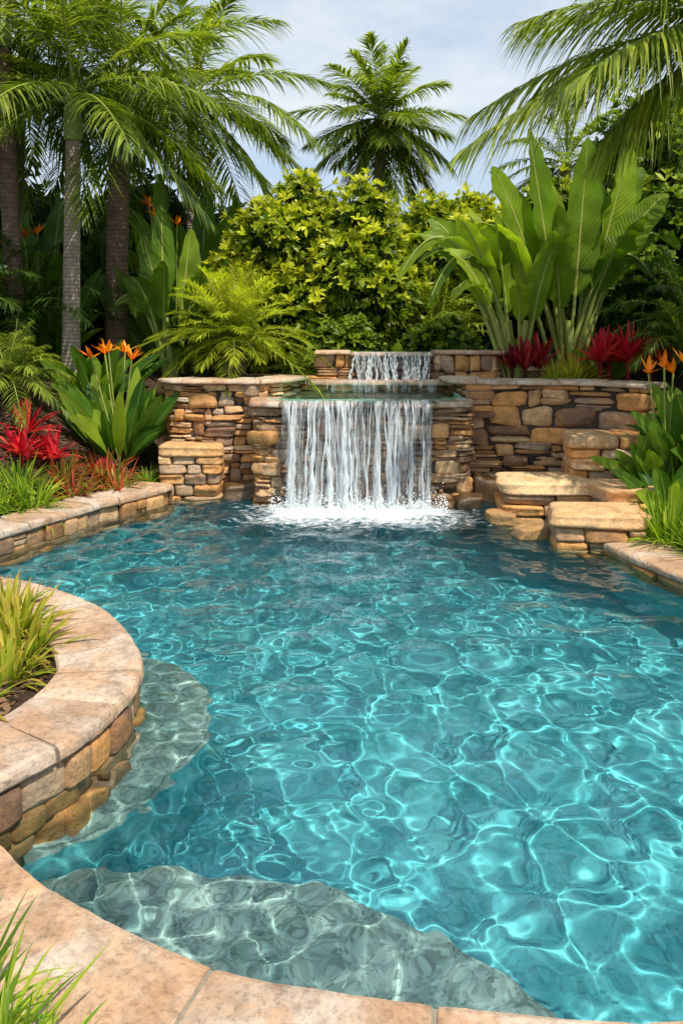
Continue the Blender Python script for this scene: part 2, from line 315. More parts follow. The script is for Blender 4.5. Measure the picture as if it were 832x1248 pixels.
def coping(B,P,s0,s1,zt,th,sl=0.6,mat=0,dark=1.0,gap=0.010,rough=0.004,core=1):
    pa=Path(P);k=max(1,round(pa.L/sl));ed=np.linspace(0,pa.L,k+1)
    if k>2: ed[1:-1]+=rng.uniform(-0.12,0.12,k-1)*sl
    sg=1 if s1>s0 else -1
    w=abs(s1-s0)
    for i in range(k):
        a,b=ed[i]+gap/2,ed[i+1]-gap/2;n=max(3,int((b-a)/0.035));dz=rng.uniform(-0.003,0.003);col=CPAL[rng.integers(len(CPAL))]*rng.uniform(0.85,1.12)*dark
        skew=rng.uniform(-0.02,0.02);tl=rng.uniform(-0.003,0.003)
        loop=[(0,-th*0.55),(0.004,-th*0.3),(0.014,-th*0.10),(0.032,-0.001),(w*0.35,0),(w*0.7,0),(w-0.012,0),(w,-0.012),(w,-th),(w*0.7,-th),(w*0.35,-th),(0.026,-th),(0.010,-th*0.92),(0.0,-th*0.75)]
        m=len(loop);V=[]
        for r,q in enumerate(np.linspace(a,b,n)):
            for (s,zz) in loop:
                qq=q+skew*(s/w-0.5)
                p,t,nn=pa.at(qq);ss=s0+sg*s
                zz2=zz-(0.005 if (zz>-0.01 and (r==0 or r==n-1)) else 0)
                v=np.array([p[0]+nn[0]*ss,p[1]+nn[1]*ss,zt+zz2+dz+tl*(s/w)])
                nz=noise.noise(Vector(v*9.0))*rough+noise.noise(Vector(v*30.0))*rough*0.6
                if s<0.02 : v[:2]+=nn*nz*2.2*sg
                v[2]+=nz*0.8
                V.append(v)
        F=[]
        for r in range(n-1):
            for j in range(m):
                F.append((r*m+j,r*m+(j+1)%m,(r+1)*m+(j+1)%m,(r+1)*m+j))
        for e in(0,n-1):
            for j in range(m//2-1): F.append((e*m+j,e*m+j+1,e*m+m-2-j,e*m+m-1-j))
        B.add(V,F,col,mat)
    n=max(2,int(pa.L/0.06));V=[]
    for q in np.linspace(0,pa.L,n):
        p,t,nn=pa.at(q)
        for s,zz in((0.02,-0.010),(w-0.02,-0.010),(w-0.02,-th+0.004),(0.02,-th+0.004)):
            ss=s0+sg*s;V.append((p[0]+nn[0]*ss,p[1]+nn[1]*ss,zt+zz))
    F=[(i*4+a,i*4+(a+1)%4,i*4+4+(a+1)%4,i*4+4+a) for i in range(n-1) for a in range(4)]
    B.add(V,F,(0.3,0.27,0.22),core)
M_grout=plain('coping_grout',(0.22,0.18,0.13),(0.34,0.28,0.21),40)

pool=empty('swimming_pool')
B=Builder();coping(B,fg,0.0,0.50,0.10,0.065,0.62);B.build('front_coping',[M_cop,M_grout],False,pool)
B=Builder();coping(B,pn,0.0,0.44,0.215,0.08,0.42);B.build('planter_coping',[M_cop,M_grout],False,pool)
B=Builder();wall(B,pn[::-1],-0.38,0.133,0.15,(0.165,0.17),(0.14,0.27),0.8,jit=0.055,off=-0.015,split=0.12,und=0);wall(B,fg[::-1],-0.22,0.033,0.15,(0.12,0.13),(0.2,0.4),0.8,jit=0.05,off=-0.015,split=0,und=0);B.build('waterline_stones',[M_stone,M_mortar],True,pool,True)

# pool shell -----------------------------------------------------------
def plaster(name,c1,c2,vs=38.0,lo=0.7,hi=1.25):
    m,nt=newmat(name);l=nt.links;tc=N(nt,'ShaderNodeTexCoord')
    n1=N(nt,'ShaderNodeTexNoise',ins={'Scale':2.5,'Detail':10.0,'Roughness':0.75});l.new(tc.outputs['Object'],n1.inputs['Vector'])
    n2=N(nt,'ShaderNodeTexVoronoi',ins={'Scale':vs});l.new(tc.outputs['Object'],n2.inputs['Vector'])
    r=ramp(nt,[(0.35,c1),(0.65,c2)]);l.new(n1.outputs[0],r.inputs[0])
    r2=ramp(nt,[(0.0,lo),(1.0,hi)]);l.new(n2.outputs['Color'],r2.inputs[0])
    mx=N(nt,'ShaderNodeMix',data_type='RGBA',blend_type='MULTIPLY',ins={0:0.9});l.new(r.outputs[0],mx.inputs[6]);l.new(r2.outputs[0],mx.inputs[7])
    bs=N(nt,'ShaderNodeBsdfPrincipled',ins={'Roughness':0.8,'Specular IOR Level':0.1});l.new(mx.outputs[2],bs.inputs['Base Color'])
    o=N(nt,'ShaderNodeOutputMaterial');l.new(bs.outputs[0],o.inputs[0]);return m
M_floor=plaster('pool_plaster_blue',(0.075,0.40,0.455),(0.14,0.51,0.555))
M_step=plaster('pool_step_pebble',(0.11,0.21,0.20),(0.32,0.43,0.39),60,0.4,1.45)
def offset_poly(P,o):
    T=nrm(np.roll(P,-1,0)-np.roll(P,1,0));return P+np.stack([T[:,1],-T[:,0]],1)*o
W=offset_poly(POOL,0.12);n=len(W)
B=Builder();V=[(p[0],p[1],z) for z in(0.02,-2.1) for p in W];F=[(i,(i+1)%n,n+(i+1)%n,n+i) for i in range(n)]
B.add(V,F,(0.5,0.5,0.5))
fx=np.arange(-4,3.8,0.15);fy=np.arange(1.8,10.2,0.15);X,Y=np.meshgrid(fx,fy);SD=sdist(X,Y)
Hf=-1.05-0.30*sst((Y-4.5)/4.0)+0.12*sst((SD+0.6)/0.6)
B.add(np.stack([X,Y,Hf],-1).reshape(-1,3),gridfaces(X.shape),(0.5,0.5,0.5));shell=B.build('pool_shell',[M_floor],True,pool,True)
import bmesh
def ngon_slab(name,curve,back,zt,zb,mat,parent):
    p=list(map(tuple,catmull(curve,0.08)))+back
    bm=bmesh.new();a=[bm.verts.new((x,y,zt)) for x,y in p];f=bm.faces.new(a)
    r=bmesh.ops.extrude_face_region(bm,geom=[f])
    for v in r['geom']:
        if isinstance(v,bmesh.types.BMVert): v.co.z=zb
    bmesh.ops.recalc_face_normals(bm,faces=bm.faces);bmesh.ops.bevel(bm,geom=[e for e in bm.edges if abs(e.verts[0].co.z-zt)<1e-4 and abs(e.verts[1].co.z-zt)<1e-4],offset=0.03,segments=3,affect='EDGES')
    for f in bm.faces: f.material_index=0 if f.calc_center_median().z>zt-0.05 else 1
    me=bpy.data.meshes.new(name);bm.to_mesh(me);me.materials.append(mat);me.materials.append(M_floor);o=bpy.data.objects.new(name,me);scene.collection.objects.link(o);o.parent=parent;return o
st1=ngon_slab('bench_shelf',[(-1.45,5.35),(-1.28,5.32),(-0.96,5.08),(-0.75,4.67),(-0.70,4.31),(-0.79,3.93),(-0.95,3.60),(-1.25,3.38)],[(-1.5,3.3),(-1.5,4.2),(-1.7,5.1)],-0.34,-1.3,M_step,pool)
st2=ngon_slab('entry_step',[(-1.6,3.22),(-1.18,3.31),(-0.96,3.36),(-0.39,3.36),(-0.05,3.25),(0.2,3.11),(0.5,2.89),(0.72,2.62),(0.85,2.15)],[(0,2.1),(-0.9,2.5),(-1.5,2.9)],-0.42,-1.3,M_step,pool)
# water ------------------------------------------------------------------
r2=np.random.default_rng(5);WV=[];WS=[]
for i in range(52):
    lam=0.19*(4.0**r2.random());k=2*np.pi/lam;WV.append((0.32/k**2*(lam/0.25)**-0.35,k,r2.random()*2*np.pi,r2.random()*6.28))
for i in range(40):
    lam=0.085*(2.2**r2.random());k=2*np.pi/lam;WS.append((0.36/k**2,k,r2.random()*2*np.pi,r2.random()*6.28))
def wz(X,Y):
    def acc(L):
        Zw=np.zeros_like(X)
        for a,k,th,ph in L: Zw+=a*np.sin(k*(X*np.cos(th)+Y*np.sin(th))+ph+0.9*np.sin(X*0.9+Y*0.7+ph)+0.5*np.sin(1.7*X-2.1*Y+2*ph))
        return Zw
    sh=1/(1+np.exp((X-0.1-(3.4-Y)*0.5)/0.12))*1/(1+np.exp((Y-5.3)/0.15))   # choppier over the shallow shelves
    Zw=acc(WV)*(1-0.25*sh)+acc(WS)*(1.15+1.8*sh)
    dist=np.sqrt(((X-0.18)/1.2)**2+((Y-8.8)/1.0)**2)
    Zw*=0.95+0.8*np.exp(-(dist/1.6)**2)
    dd=np.sqrt((X-0.18)**2+(Y-8.85)**2)
    return Zw+0.003*np.sin(dd*18+1.3*np.sin(X*2.1)+0.7*np.sin(X*5))*np.exp(-dd/1.1)
step=0.015
X,Y=np.meshgrid(np.arange(-3.9,3.5,step),np.arange(2.1,9.9,step));Zw=wz(X,Y)
Xc,Yc=np.meshgrid(np.arange(-3.9,3.56,0.08),np.arange(2.1,9.96,0.08));Sc=sdist(Xc,Yc)
xi=np.clip(((X[:-1,:-1]+step/2+3.9)/0.08).astype(int),0,Xc.shape[1]-1);yi=np.clip(((Y[:-1,:-1]+step/2-2.1)/0.08).astype(int),0,Xc.shape[0]-1)
F=gridfaces(X.shape)[(Sc[yi,xi]<0.10).ravel()]
def watermat(name,col):
    m,nt=newmat(name);l=nt.links
    g=N(nt,'ShaderNodeBsdfGlass',ins={'Roughness':0.0,'IOR':1.33});g.inputs['Color'].default_value=(*col,1)
    o=N(nt,'ShaderNodeOutputMaterial');l.new(g.outputs[0],o.inputs[0]);return m
M_water=watermat('pool_water',(0.93,0.985,0.99))
B=Builder();B.add(np.stack([X,Y,Zw],-1).reshape(-1,3),F,(0.5,0.5,0.5));water=B.build('pool_water',[M_water])
for o,a in((water,'is_caustics_caster'),(st1,'is_caustics_receiver'),(st2,'is_caustics_receiver')):
    try: setattr(o.cycles,a,True)
    except Exception as e: print('caustics',e)

# ------------------------------------------------------------------ stone walls, spa and upper tier
wl=empty('stone_wall')
B=Builder();wall(B,catmull([(-2.15,10.0),(-2.0,9.82),(-1.5,9.72),(-0.9,9.70)],0.1),-0.2,1.29,0.3);wall(B,[(-0.95,9.70),(-0.72,9.95),(-0.5,10.5)],0.9,1.29,0.3)
B.build('stones',[M_stone,M_mortar],True,wl)
B=Builder();coping(B,catmull([(-2.2,10.02),(-2.03,9.80),(-1.5,9.70),(-0.98,9.68),(-0.72,9.9),(-0.42,10.5)],0.08),0.05,-0.42,1.345,0.055,0.45,dark=1.05);B.build('wall_coping',[M_cop,M_grout],False,wl)
wr=empty('stone_wall')
B=Builder();wall(B,catmull([(1.50,9.62),(2.0,9.58),(2.6,9.48),(3.05,9.3),(3.3,9.0)],0.1),-0.2,1.29,0.3,(0.11,0.25),(0.14,0.50));wall(B,[(1.45,10.5),(1.47,9.6)],0.9,1.29,0.3)
B.build('stones',[M_stone,M_mortar],True,wr)
B=Builder();coping(B,catmull([(1.28,10.45),(1.33,9.75),(1.5,9.6),(2.0,9.56),(2.6,9.46),(3.08,9.28),(3.35,8.98)],0.08),0.05,-0.42,1.345,0.055,0.5,dark=1.05);B.build('wall_coping',[M_cop,M_grout],False,wr)
spa=empty('raised_spa')
B=Builder();wall(B,[(-1.02,9.75),(-0.98,9.22),(-0.9,9.14),(-0.7,9.12)],-0.2,1.07,0.3,dark=0.9);wall(B,[(1.1,9.12),(1.38,9.14),(1.46,9.22),(1.5,9.75)],-0.2,1.07,0.3,dark=0.95)
B.build('side_stones',[M_stone,M_mortar],True,spa)
B=Builder();wall(B,[(-0.72,9.13),(0.2,9.11),(1.12,9.13)],-0.2,1.07,0.3,jit=0.13);B.build('wet_face',[M_wet,M_mortar],True,spa)
B=Builder();coping(B,[(-1.06,9.75),(-1.0,9.15),(-0.68,9.09)],0.03,-0.36,1.135,0.06,0.4,dark=0.8);coping(B,[(1.06,9.09),(1.42,9.12),(1.54,9.75)],0.03,-0.34,1.135,0.06,0.4,dark=0.85)
B.build('spa_coping',[M_cop,M_grout],False,spa)
B=Builder();coping(B,[(-0.68,9.09),(1.06,9.09)],0.06,-0.3,1.125,0.055,0.45,dark=1.0);B.build('spill_lip',[M_wet,M_grout],False,spa)
M_tile=plaster('spa_plaster',(0.35,0.66,0.56),(0.45,0.76,0.66))
B=Builder();V=[(x,y,z) for z in(1.02,1.145) for x,y in((-0.85,9.38),(1.42,9.38),(1.42,10.5),(-0.85,10.5))]
B.add(V,[(0,1,2,3),(1,0,4,5),(2,1,5,6),(3,2,6,7),(0,3,7,4)],(0.5,0.5,0.5));B.build('spa_basin',[M_tile],False,spa)
def rippled(name,x0,x1,y0,y1,z,amp,mat,parent,s=0.02):
    X,Y=np.meshgrid(np.arange(x0,x1+s,s),np.arange(y0,y1+s,s));Zz=np.zeros_like(X)+z
    for i in range(18):
        lam=0.08*(4**r2.random());th=r2.random()*6.28;Zz+=amp*lam*5*np.sin(2*np.pi/lam*(X*np.cos(th)+Y*np.sin(th))+r2.random()*6)
    B=Builder();B.add(np.stack([X,Y,Zz],-1).reshape(-1,3),gridfaces(X.shape),(.5,.5,.5));return B.build(name,[mat],True,parent)
def thinwater(name,tint=(0.75,0.97,0.92)):
    m,nt=newmat(name);l=nt.links
    fr=N(nt,'ShaderNodeFresnel',ins={'IOR':1.15});tr=N(nt,'ShaderNodeBsdfTransparent');tr.inputs[0].default_value=(*tint,1)
    gl=N(nt,'ShaderNodeBsdfGlossy',ins={'Roughness':0.2});ms=N(nt,'ShaderNodeMixShader');l.new(fr.outputs[0],ms.inputs[0]);l.new(tr.outputs[0],ms.inputs[1]);l.new(gl.outputs[0],ms.inputs[2])
    o=N(nt,'ShaderNodeOutputMaterial');l.new(ms.outputs[0],o.inputs[0]);return m
M_thin=thinwater('spa_water')
rippled('spa_water',-0.7,1.30,9.12,10.42,1.152,0.0009,M_thin,spa)
up=empty('upper_cascade')
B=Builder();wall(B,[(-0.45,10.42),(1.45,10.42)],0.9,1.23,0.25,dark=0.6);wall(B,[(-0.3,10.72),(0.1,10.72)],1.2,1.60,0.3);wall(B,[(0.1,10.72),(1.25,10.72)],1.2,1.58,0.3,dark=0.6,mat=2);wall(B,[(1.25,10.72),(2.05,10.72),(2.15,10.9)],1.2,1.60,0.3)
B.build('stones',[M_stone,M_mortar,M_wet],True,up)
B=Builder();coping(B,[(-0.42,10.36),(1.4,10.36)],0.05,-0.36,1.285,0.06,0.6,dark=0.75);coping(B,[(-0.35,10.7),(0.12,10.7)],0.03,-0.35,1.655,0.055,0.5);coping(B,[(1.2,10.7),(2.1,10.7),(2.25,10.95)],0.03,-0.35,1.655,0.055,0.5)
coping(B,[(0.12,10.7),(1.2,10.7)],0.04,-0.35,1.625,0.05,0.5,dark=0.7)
B.build('ledge_slabs',[M_cop,M_grout],False,up)
# falling water -----------------------------------------------------------
def fallmat(name,lo,hi,scx,base):
    m,nt=newmat(name);l=nt.links;tc=N(nt,'ShaderNodeTexCoord')
    mp=N(nt,'ShaderNodeMapping');mp.inputs['Scale'].default_value=(scx,scx*0.3,1.1);l.new(tc.outputs['Object'],mp.inputs[0])
    n=N(nt,'ShaderNodeTexNoise',ins={'Scale':1.0,'Detail':5.0,'Roughness':0.6,'Distortion':0.5});l.new(mp.outputs[0],n.inputs['Vector'])
    mp2=N(nt,'ShaderNodeMapping');mp2.inputs['Scale'].default_value=(90,30,9);l.new(tc.outputs['Object'],mp2.inputs[0])
    n2=N(nt,'ShaderNodeTexNoise',ins={'Scale':1.0,'Detail':3.0});l.new(mp2.outputs[0],n2.inputs['Vector'])
    r=ramp(nt,[(lo,0.0),(hi,1.0)]);l.new(n.outputs[0],r.inputs[0])
    r2_=ramp(nt,[(0.35,0.2),(0.65,1.0)]);l.new(n2.outputs[0],r2_.inputs[0])
    mu=N(nt,'ShaderNodeMath',operation='MULTIPLY');l.new(r.outputs[0],mu.inputs[0]);l.new(r2_.outputs[0],mu.inputs[1])
    mu2=N(nt,'ShaderNodeMath',operation='MULTIPLY_ADD',ins={1:0.9,2:base},use_clamp=True);l.new(mu.outputs[0],mu2.inputs[0])
    df=N(nt,'ShaderNodeBsdfPrincipled',ins={'Base Color':(0.88,0.92,0.94,1),'Roughness':0.12,'Specular IOR Level':0.6})
    tl=N(nt,'ShaderNodeBsdfTranslucent');tl.inputs[0].default_value=(0.88,0.92,0.94,1);m1=N(nt,'ShaderNodeMixShader',ins={0:0.4});l.new(df.outputs[0],m1.inputs[1]);l.new(tl.outputs[0],m1.inputs[2])
    tr=N(nt,'ShaderNodeBsdfTransparent');ms=N(nt,'ShaderNodeMixShader');l.new(mu2.outputs[0],ms.inputs[0]);l.new(tr.outputs[0],ms.inputs[1]);l.new(m1.outputs[0],ms.inputs[2])
    bp=N(nt,'ShaderNodeBump',ins={'Strength':0.6,'Distance':0.02});l.new(n.outputs[0],bp.inputs['Height']);l.new(bp.outputs[0],df.inputs['Normal'])
    o=N(nt,'ShaderNodeOutputMaterial');l.new(ms.outputs[0],o.inputs[0]);return m
M_fall=fallmat('falling_water_sheet',0.47,0.72,13,0.03)
M_strand=fallmat('falling_water_strand',0.28,0.55,9,0.15)
def fallsheet(B,x0,x1,y0,z0,z1,reach,mat,seed,wob=0.02):
    U=np.linspace(0,1,90);Vv=np.concatenate([[-0.12,-0.05],np.linspace(0,1,40)])
    u,v=np.meshgrid(U,Vv);x=x0+(x1-x0)*u;vp=np.maximum(v,0)
    r=np.random.default_rng(seed);w=sum(np.sin(u*f+p) for f,p in zip(r.uniform(8,60,7),r.random(7)*6))*wob/3
    y=y0-reach*np.sqrt(vp)*(1+0.15*np.sin(u*9+seed))+w*vp*0.8+np.where(v<0,-v*1.5,0);z=z0-(z0-z1)*vp
    x=x+w*0.5*vp+(0.5-u)*0.05*vp
    B.add(np.stack([x,y,z],-1).reshape(-1,3),gridfaces(x.shape),(.5,.5,.5),mat)
def strands(B,x0,x1,y0,z0,z1,reach,n,mat,rmax=0.02,groups=8):
    gc=np.linspace(x0,x1,groups+2)[1:-1]+rng.normal(0,0.03,groups)
    for i in range(n):
        if rng.random()<0.72:
            g=gc[i%groups];x=np.clip(g+rng.normal(0,0.045),x0,x1);dr=(g-x)*0.85+rng.normal(0,0.015)
        else: x=x0+(x1-x0)*((i*0.618)%1);dr=rng.normal(0,0.05)
        r=rng.uniform(0.15,1)**2.0*rmax+0.002;v=np.linspace(0,1,24)
        k=reach*rng.uniform(0.5,1.15);vend=1 if rng.random()<0.75 else rng.uniform(0.4,0.9)
        v=v*vend
        pts=np.stack([x+dr*v+0.008*np.sin(v*14+i),y0-0.03-k*np.sqrt(v),z0-(z0-z1)*v],-1)
        rad=r*(0.35+1.0*v)*(1+0.4*np.sin(v*rng.uniform(15,45)+i))
        if vend<1: rad=rad*(1-v/vend*0.9)
        tube(B,pts,rad,6,mat)
wf=empty('waterfall')
B=Builder();fallsheet(B,-0.66,1.0,9.04,1.155,0.0,0.22,0,3);fallsheet(B,-0.64,0.98,9.05,1.15,0.0,0.30,0,8,0.03)
strands(B,-0.64,0.98,9.06,1.15,-0.01,0.28,90,1,0.026,13);B.build('falling_sheet',[M_fall,M_strand],True,wf)
B=Builder();fallsheet(B,0.16,1.16,10.66,1.64,1.28,0.09,0,5);fallsheet(B,-0.2,1.2,10.31,1.295,1.15,0.04,0,6);strands(B,0.18,1.14,10.66,1.64,1.28,0.09,60,1,0.015,18);B.build('falling_sheet',[M_fall,M_strand],True,up)
def foammat():
    m,nt=newmat('foam');l=nt.links;at=N(nt,'ShaderNodeAttribute',attribute_name='Col');sp=N(nt,'ShaderNodeSeparateColor');l.new(at.outputs['Color'],sp.inputs[0]);tc=N(nt,'ShaderNodeTexCoord')
    mp=N(nt,'ShaderNodeMapping');mp.inputs['Scale'].default_value=(10,22,10);l.new(tc.outputs['Object'],mp.inputs[0])
    n=N(nt,'ShaderNodeTexNoise',ins={'Scale':1.0,'Detail':10.0,'Roughness':0.75});l.new(mp.outputs[0],n.inputs['Vector'])
    ad=N(nt,'ShaderNodeMath',operation='ADD');l.new(n.outputs[0],ad.inputs[0]);l.new(sp.outputs[0],ad.inputs[1])
    r=ramp(nt,[(0.64,0.0),(0.88,1.0)]);l.new(ad.outputs[0],r.inputs[0])
    df=N(nt,'ShaderNodeBsdfPrincipled',ins={'Base Color':(0.9,0.93,0.95,1),'Roughness':0.5});tr=N(nt,'ShaderNodeBsdfTransparent');ms=N(nt,'ShaderNodeMixShader');l.new(r.outputs[0],ms.inputs[0]);l.new(tr.outputs[0],ms.inputs[1]);l.new(df.outputs[0],ms.inputs[2])
    o=N(nt,'ShaderNodeOutputMaterial');l.new(ms.outputs[0],o.inputs[0]);return m
M_foam=foammat()
M_white=plain('splash_drops',(0.8,0.85,0.88),(0.9,0.93,0.95),10,0.2,0.0)
X,Y=np.meshgrid(np.arange(-1.6,2.0,0.02),np.arange(7.5,9.08,0.02))
m=np.exp(-((X-0.18)/1.02)**4)*np.exp(-(np.maximum(0,8.58-Y)/0.26)**2)
m2=0.5*np.exp(-((X-0.18)/1.35)**4)*np.exp(-(np.maximum(0,8.4-Y)/0.5)**2)
m=np.maximum(m,m2)
Zf=wz(X,Y)+0.006+0.035*m*np.abs(np.sin(X*31+np.sin(Y*25)))*np.abs(np.sin(Y*37+X*11))
B=Builder();Cc=np.zeros((X.size,3));Cc[:,0]=(m*0.5).ravel();B.add(np.stack([X,Y,Zf],-1).reshape(-1,3),gridfaces(X.shape),Cc)
tv,tf=cube_template(2,2.0)
for i in range(1500):
    c=np.array([rng.uniform(-0.78,1.12),8.76+rng.normal(0,0.11),abs(rng.normal(0,0.09))+0.01]);B.add(tv*rng.uniform(0.002,0.009)+c,tf,(1,1,1),1)
B.build('foam',[M_foam,M_white],True,wf)

# stepping blocks ----------------------------------------------------------
def block(name,cx,cy,w,d,z0,z1,layers,rot=0.0,dark=1.0,ktop=1):
    B=Builder();z=z0;c,s=math.cos(rot),math.sin(rot)
    hs=rng.uniform(0.8,1.2,layers);hs[-1]=1.05;hs=hs/hs.sum()*(z1-z0)
    for i,h in enumerate(hs):
        top=i==layers-1;k=ktop if top else rng.integers(2,4);ww=w*(1.02 if top else rng.uniform(0.93,1.02))
        cuts=np.sort(np.concatenate([[0,1],(np.arange(1,k)/k)+rng.uniform(-0.14,0.14,k-1)]))
        for r_ in range(k):
            a,b=cuts[r_],cuts[r_+1];lx=(a+b)/2*ww-ww/2;dep=d*(1.02 if top else rng.uniform(0.94,1.03))*rng.uniform(0.98,1.02)
            px=cx+c*lx;py=cy+s*lx
            stone(B,(px,py,z+h/2),[(c,s,0),(s,-c,0),(0,0,1)],((b-a)*ww-0.002,dep,h+0.004),PAL[[0,3,5,6][rng.integers(4)]]*rng.uniform(0.85,1.05)*dark if top else PAL[rng.integers(len(PAL)-1)]*rng.uniform(0.85,1.15)*dark,0.06,0,True)
        z+=h
    B.add([(cx+c*a*w*0.40-s*b*d*0.40,cy+s*a*w*0.40+c*b*d*0.40,zz) for zz in(z0,z1-0.04) for a,b in((-1,-1),(1,-1),(1,1),(-1,1))],[(0,1,5,4),(1,2,6,5),(2,3,7,6),(3,0,4,7)],(0.1,0.1,0.1),1)
    B.build(name,[M_stone,M_mortar],True,None,True)
block('stone_pillar',-1.74,9.62,0.72,0.5,-0.2,0.60,7)
block('stone_step',2.12,8.58,0.96,0.70,-0.3,0.40,6,-0.05)
block('stone_step',2.34,7.58,0.82,0.62,-0.3,0.30,5,-0.15)
block('stone_step',2.86,8.90,0.86,0.7,-0.2,0.82,8,-0.1,1.0,2)
block('stone_step',2.78,8.15,0.55,0.6,-0.1,0.42,4,0.1)
for (x,y,sx,sy,sz,dk) in((1.66,9.38,0.34,0.28,0.34,0.5),(1.95,9.4,0.3,0.25,0.22,0.6),(1.38,8.98,0.3,0.25,0.16,0.4),(-1.15,9.5,0.4,0.3,0.22,0.5),(1.62,8.3,0.28,0.25,0.14,0.6),(1.78,7.75,0.3,0.25,0.13,0.6),(1.1,8.98,0.25,0.2,0.1,0.4)):
    B=Builder();a=rng.uniform(-0.3,0.3);stone(B,(x,y,sz*0.3),[(math.cos(a),math.sin(a),0),(math.sin(a),-math.cos(a),0),(0,0,1)],(sx,sy,sz),PAL[0]*dk,0.14,0,True);B.build('boulder',[M_wet if dk<0.55 else M_stone],True,None,True)
# bark mulch chips on the beds
B=Builder()
def chips(x0,x1,y0,y1,n):
    xs=rng.uniform(x0,x1,n);ys=rng.uniform(y0,y1,n);sd_=sdist(xs,ys);hz_=hgt(xs,ys,sd_)
    for x,y,s_,h in zip(xs,ys,sd_,hz_):
        if s_<0.5: continue
        a=rng.random()*6.28;L=rng.uniform(0.012,0.035);R=np.array([[math.cos(a),math.sin(a),rng.normal(0,0.2)],[-math.sin(a),math.cos(a),rng.normal(0,0.2)],[0,0,1]])
        B.add((tv*np.array([L,L*rng.uniform(0.3,0.6),L*0.3]))@R+np.array([x,y,h+0.008]),tf,np.array([0.20,0.12,0.07])*rng.uniform(0.35,1.3))
chips(-2.6,-1.4,3.6,5.4,1500);chips(-4.0,-2.2,7.4,9.8,1600);chips(2.6,3.8,6.4,8.6,900);chips(-1.6,-0.6,1.5,2.4,700)
B.build('mulch',[M_chip])

# ------------------------------------------------------------------ vegetation generators
def frond(B,base,D,L,bend,nl=44,ll=0.5,lw=0.014,droop=0.35,vee=0.15,mat=0,matr=1,start=0.14,rr=0.012,seg=3,rnd0=0.5,jl=0.12,jd=0.08):
    D=nrm(np.array(D,float));t=np.linspace(0,1,14);G=-Z
    pts=np.array(base)+L*(t[:,None]*D+bend*(t**2)[:,None]*G)
    tube(B,pts,rr*(1.15-t*0.95),5,matr)
    tt=np.linspace(start,1,nl);tt=np.repeat(tt,2)+rng.normal(0,0.004,nl*2);sd=np.tile([-1,1],nl)
    c=np.array(base)+L*(tt[:,None]*D+bend*(tt**2)[:,None]*G);T=nrm(D+2*bend*tt[:,None]*G)
    S=np.cross(D,Z);S=S/max(np.linalg.norm(S),1e-3);Nn=np.cross(S,T)
    a=np.radians(18+48*tt**1.3+rng.normal(0,4,nl*2))
    d=(sd*np.cos(a))[:,None]*S+np.sin(a)[:,None]*T+vee*Nn+rng.normal(0,jd,(nl*2,3))
    q=(tt-start)/(1-start);ln=ll*np.clip(np.sin(np.pi*(0.16+0.78*np.clip(q,0,1)))**0.7,0.2,1)*rng.uniform(1-jl,1+jl,nl*2)
    leaves(B,c,d,ln,lw,droop*rng.uniform(0.6,1.5,nl*2),seg,'needle',0.25,mat=mat,rnd=np.clip(rnd0+rng.normal(0,0.2,nl*2),0,1))
def ldir(base,tip,b):
    v=np.array(tip,float)-np.array(base,float);L=np.linalg.norm(v)
    for _ in range(20): L=np.linalg.norm(v+b*L*Z)
    return nrm(v+b*L*Z),L
def palm(name,x,y,ztop,r0,r1,nf,FL,ll,lean=(0,0),shaft=0.6,mats=None,fr=None,seed=0,emax=80,emin=-10,droop=0.35,nl=62,bend=(0.35,0.7),base=None,lw=0.02):
    z0=(gz(x,y) if base is None else base)-0.1;n=60;t=np.linspace(0,1,n)
    pts=np.stack([x+lean[0]*t**1.6,y+lean[1]*t**1.6,z0+(ztop-z0)*t],-1)
    B=Builder();rad=(r0+(r1-r0)*t**0.7)*(1+0.25*np.exp(-t*14));rad=rad*(1+0.02*np.sin(np.arange(n)*2.4))
    tube(B,pts,rad,12,2);c=pts[-1]
    if shaft>0:
        t2=np.linspace(0,1,10);tube(B,np.stack([c[0]+0*t2,c[1]+0*t2,c[2]+shaft*t2],-1),r1*(1.25-0.75*t2**1.2)*(1+0.25*np.sin(t2*3)),10,3);c=c+np.array([0,0,shaft*0.92])
    g=np.random.default_rng(seed);az0=g.random()*360
    for i in range(nf):
        f=i/(nf-1);e=emax+(emin-emax)*f**0.9+g.normal(0,5);az=az0+i*137.5+g.normal(0,8)
        L=FL*g.uniform(0.85,1.1)*(0.8+0.25*np.sin(np.pi*min(1,f+0.25)));b=g.uniform(*bend)*(0.6+0.5*f)
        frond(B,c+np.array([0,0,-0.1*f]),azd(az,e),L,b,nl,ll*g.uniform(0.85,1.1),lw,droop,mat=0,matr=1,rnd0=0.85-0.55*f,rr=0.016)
    return B.build(name,[mats or M_frond,M_rachis,fr or M_trunk,M_shaft])
def clump(name,places,mat,n=60,L=(0.3,0.5),W=0.012,e=(35,88),bend=(0.3,0.9),kind='strap',seg=6,fold=0.3,spread=0.08,zoff=0.0,wav=0):
    B=Builder()
    for (x,y,s) in places:
        z=gz(x,y)+zoff;az=rng.random(n)*360;el=rng.uniform(*e,n);k=np.sqrt(rng.random(n))*spread*s
        P=np.stack([x+k*np.cos(np.radians(az)),y+k*np.sin(np.radians(az)),np.full(n,z-0.02)],-1)
        leaves(B,P,azd(az,el),rng.uniform(*L,n)*s,W*s*rng.uniform(0.7,1.2,n),rng.uniform(*bend,n)*(1.15-el/110),seg,kind,fold,wav=wav)
        if zoff>0.1: tube(B,[(x,y,z-zoff-0.05),(x,y,z-zoff*0.5),(x,y,z)],0.02*s,6,0,(0.05,0,0.5))
    return B.build(name,[mat])
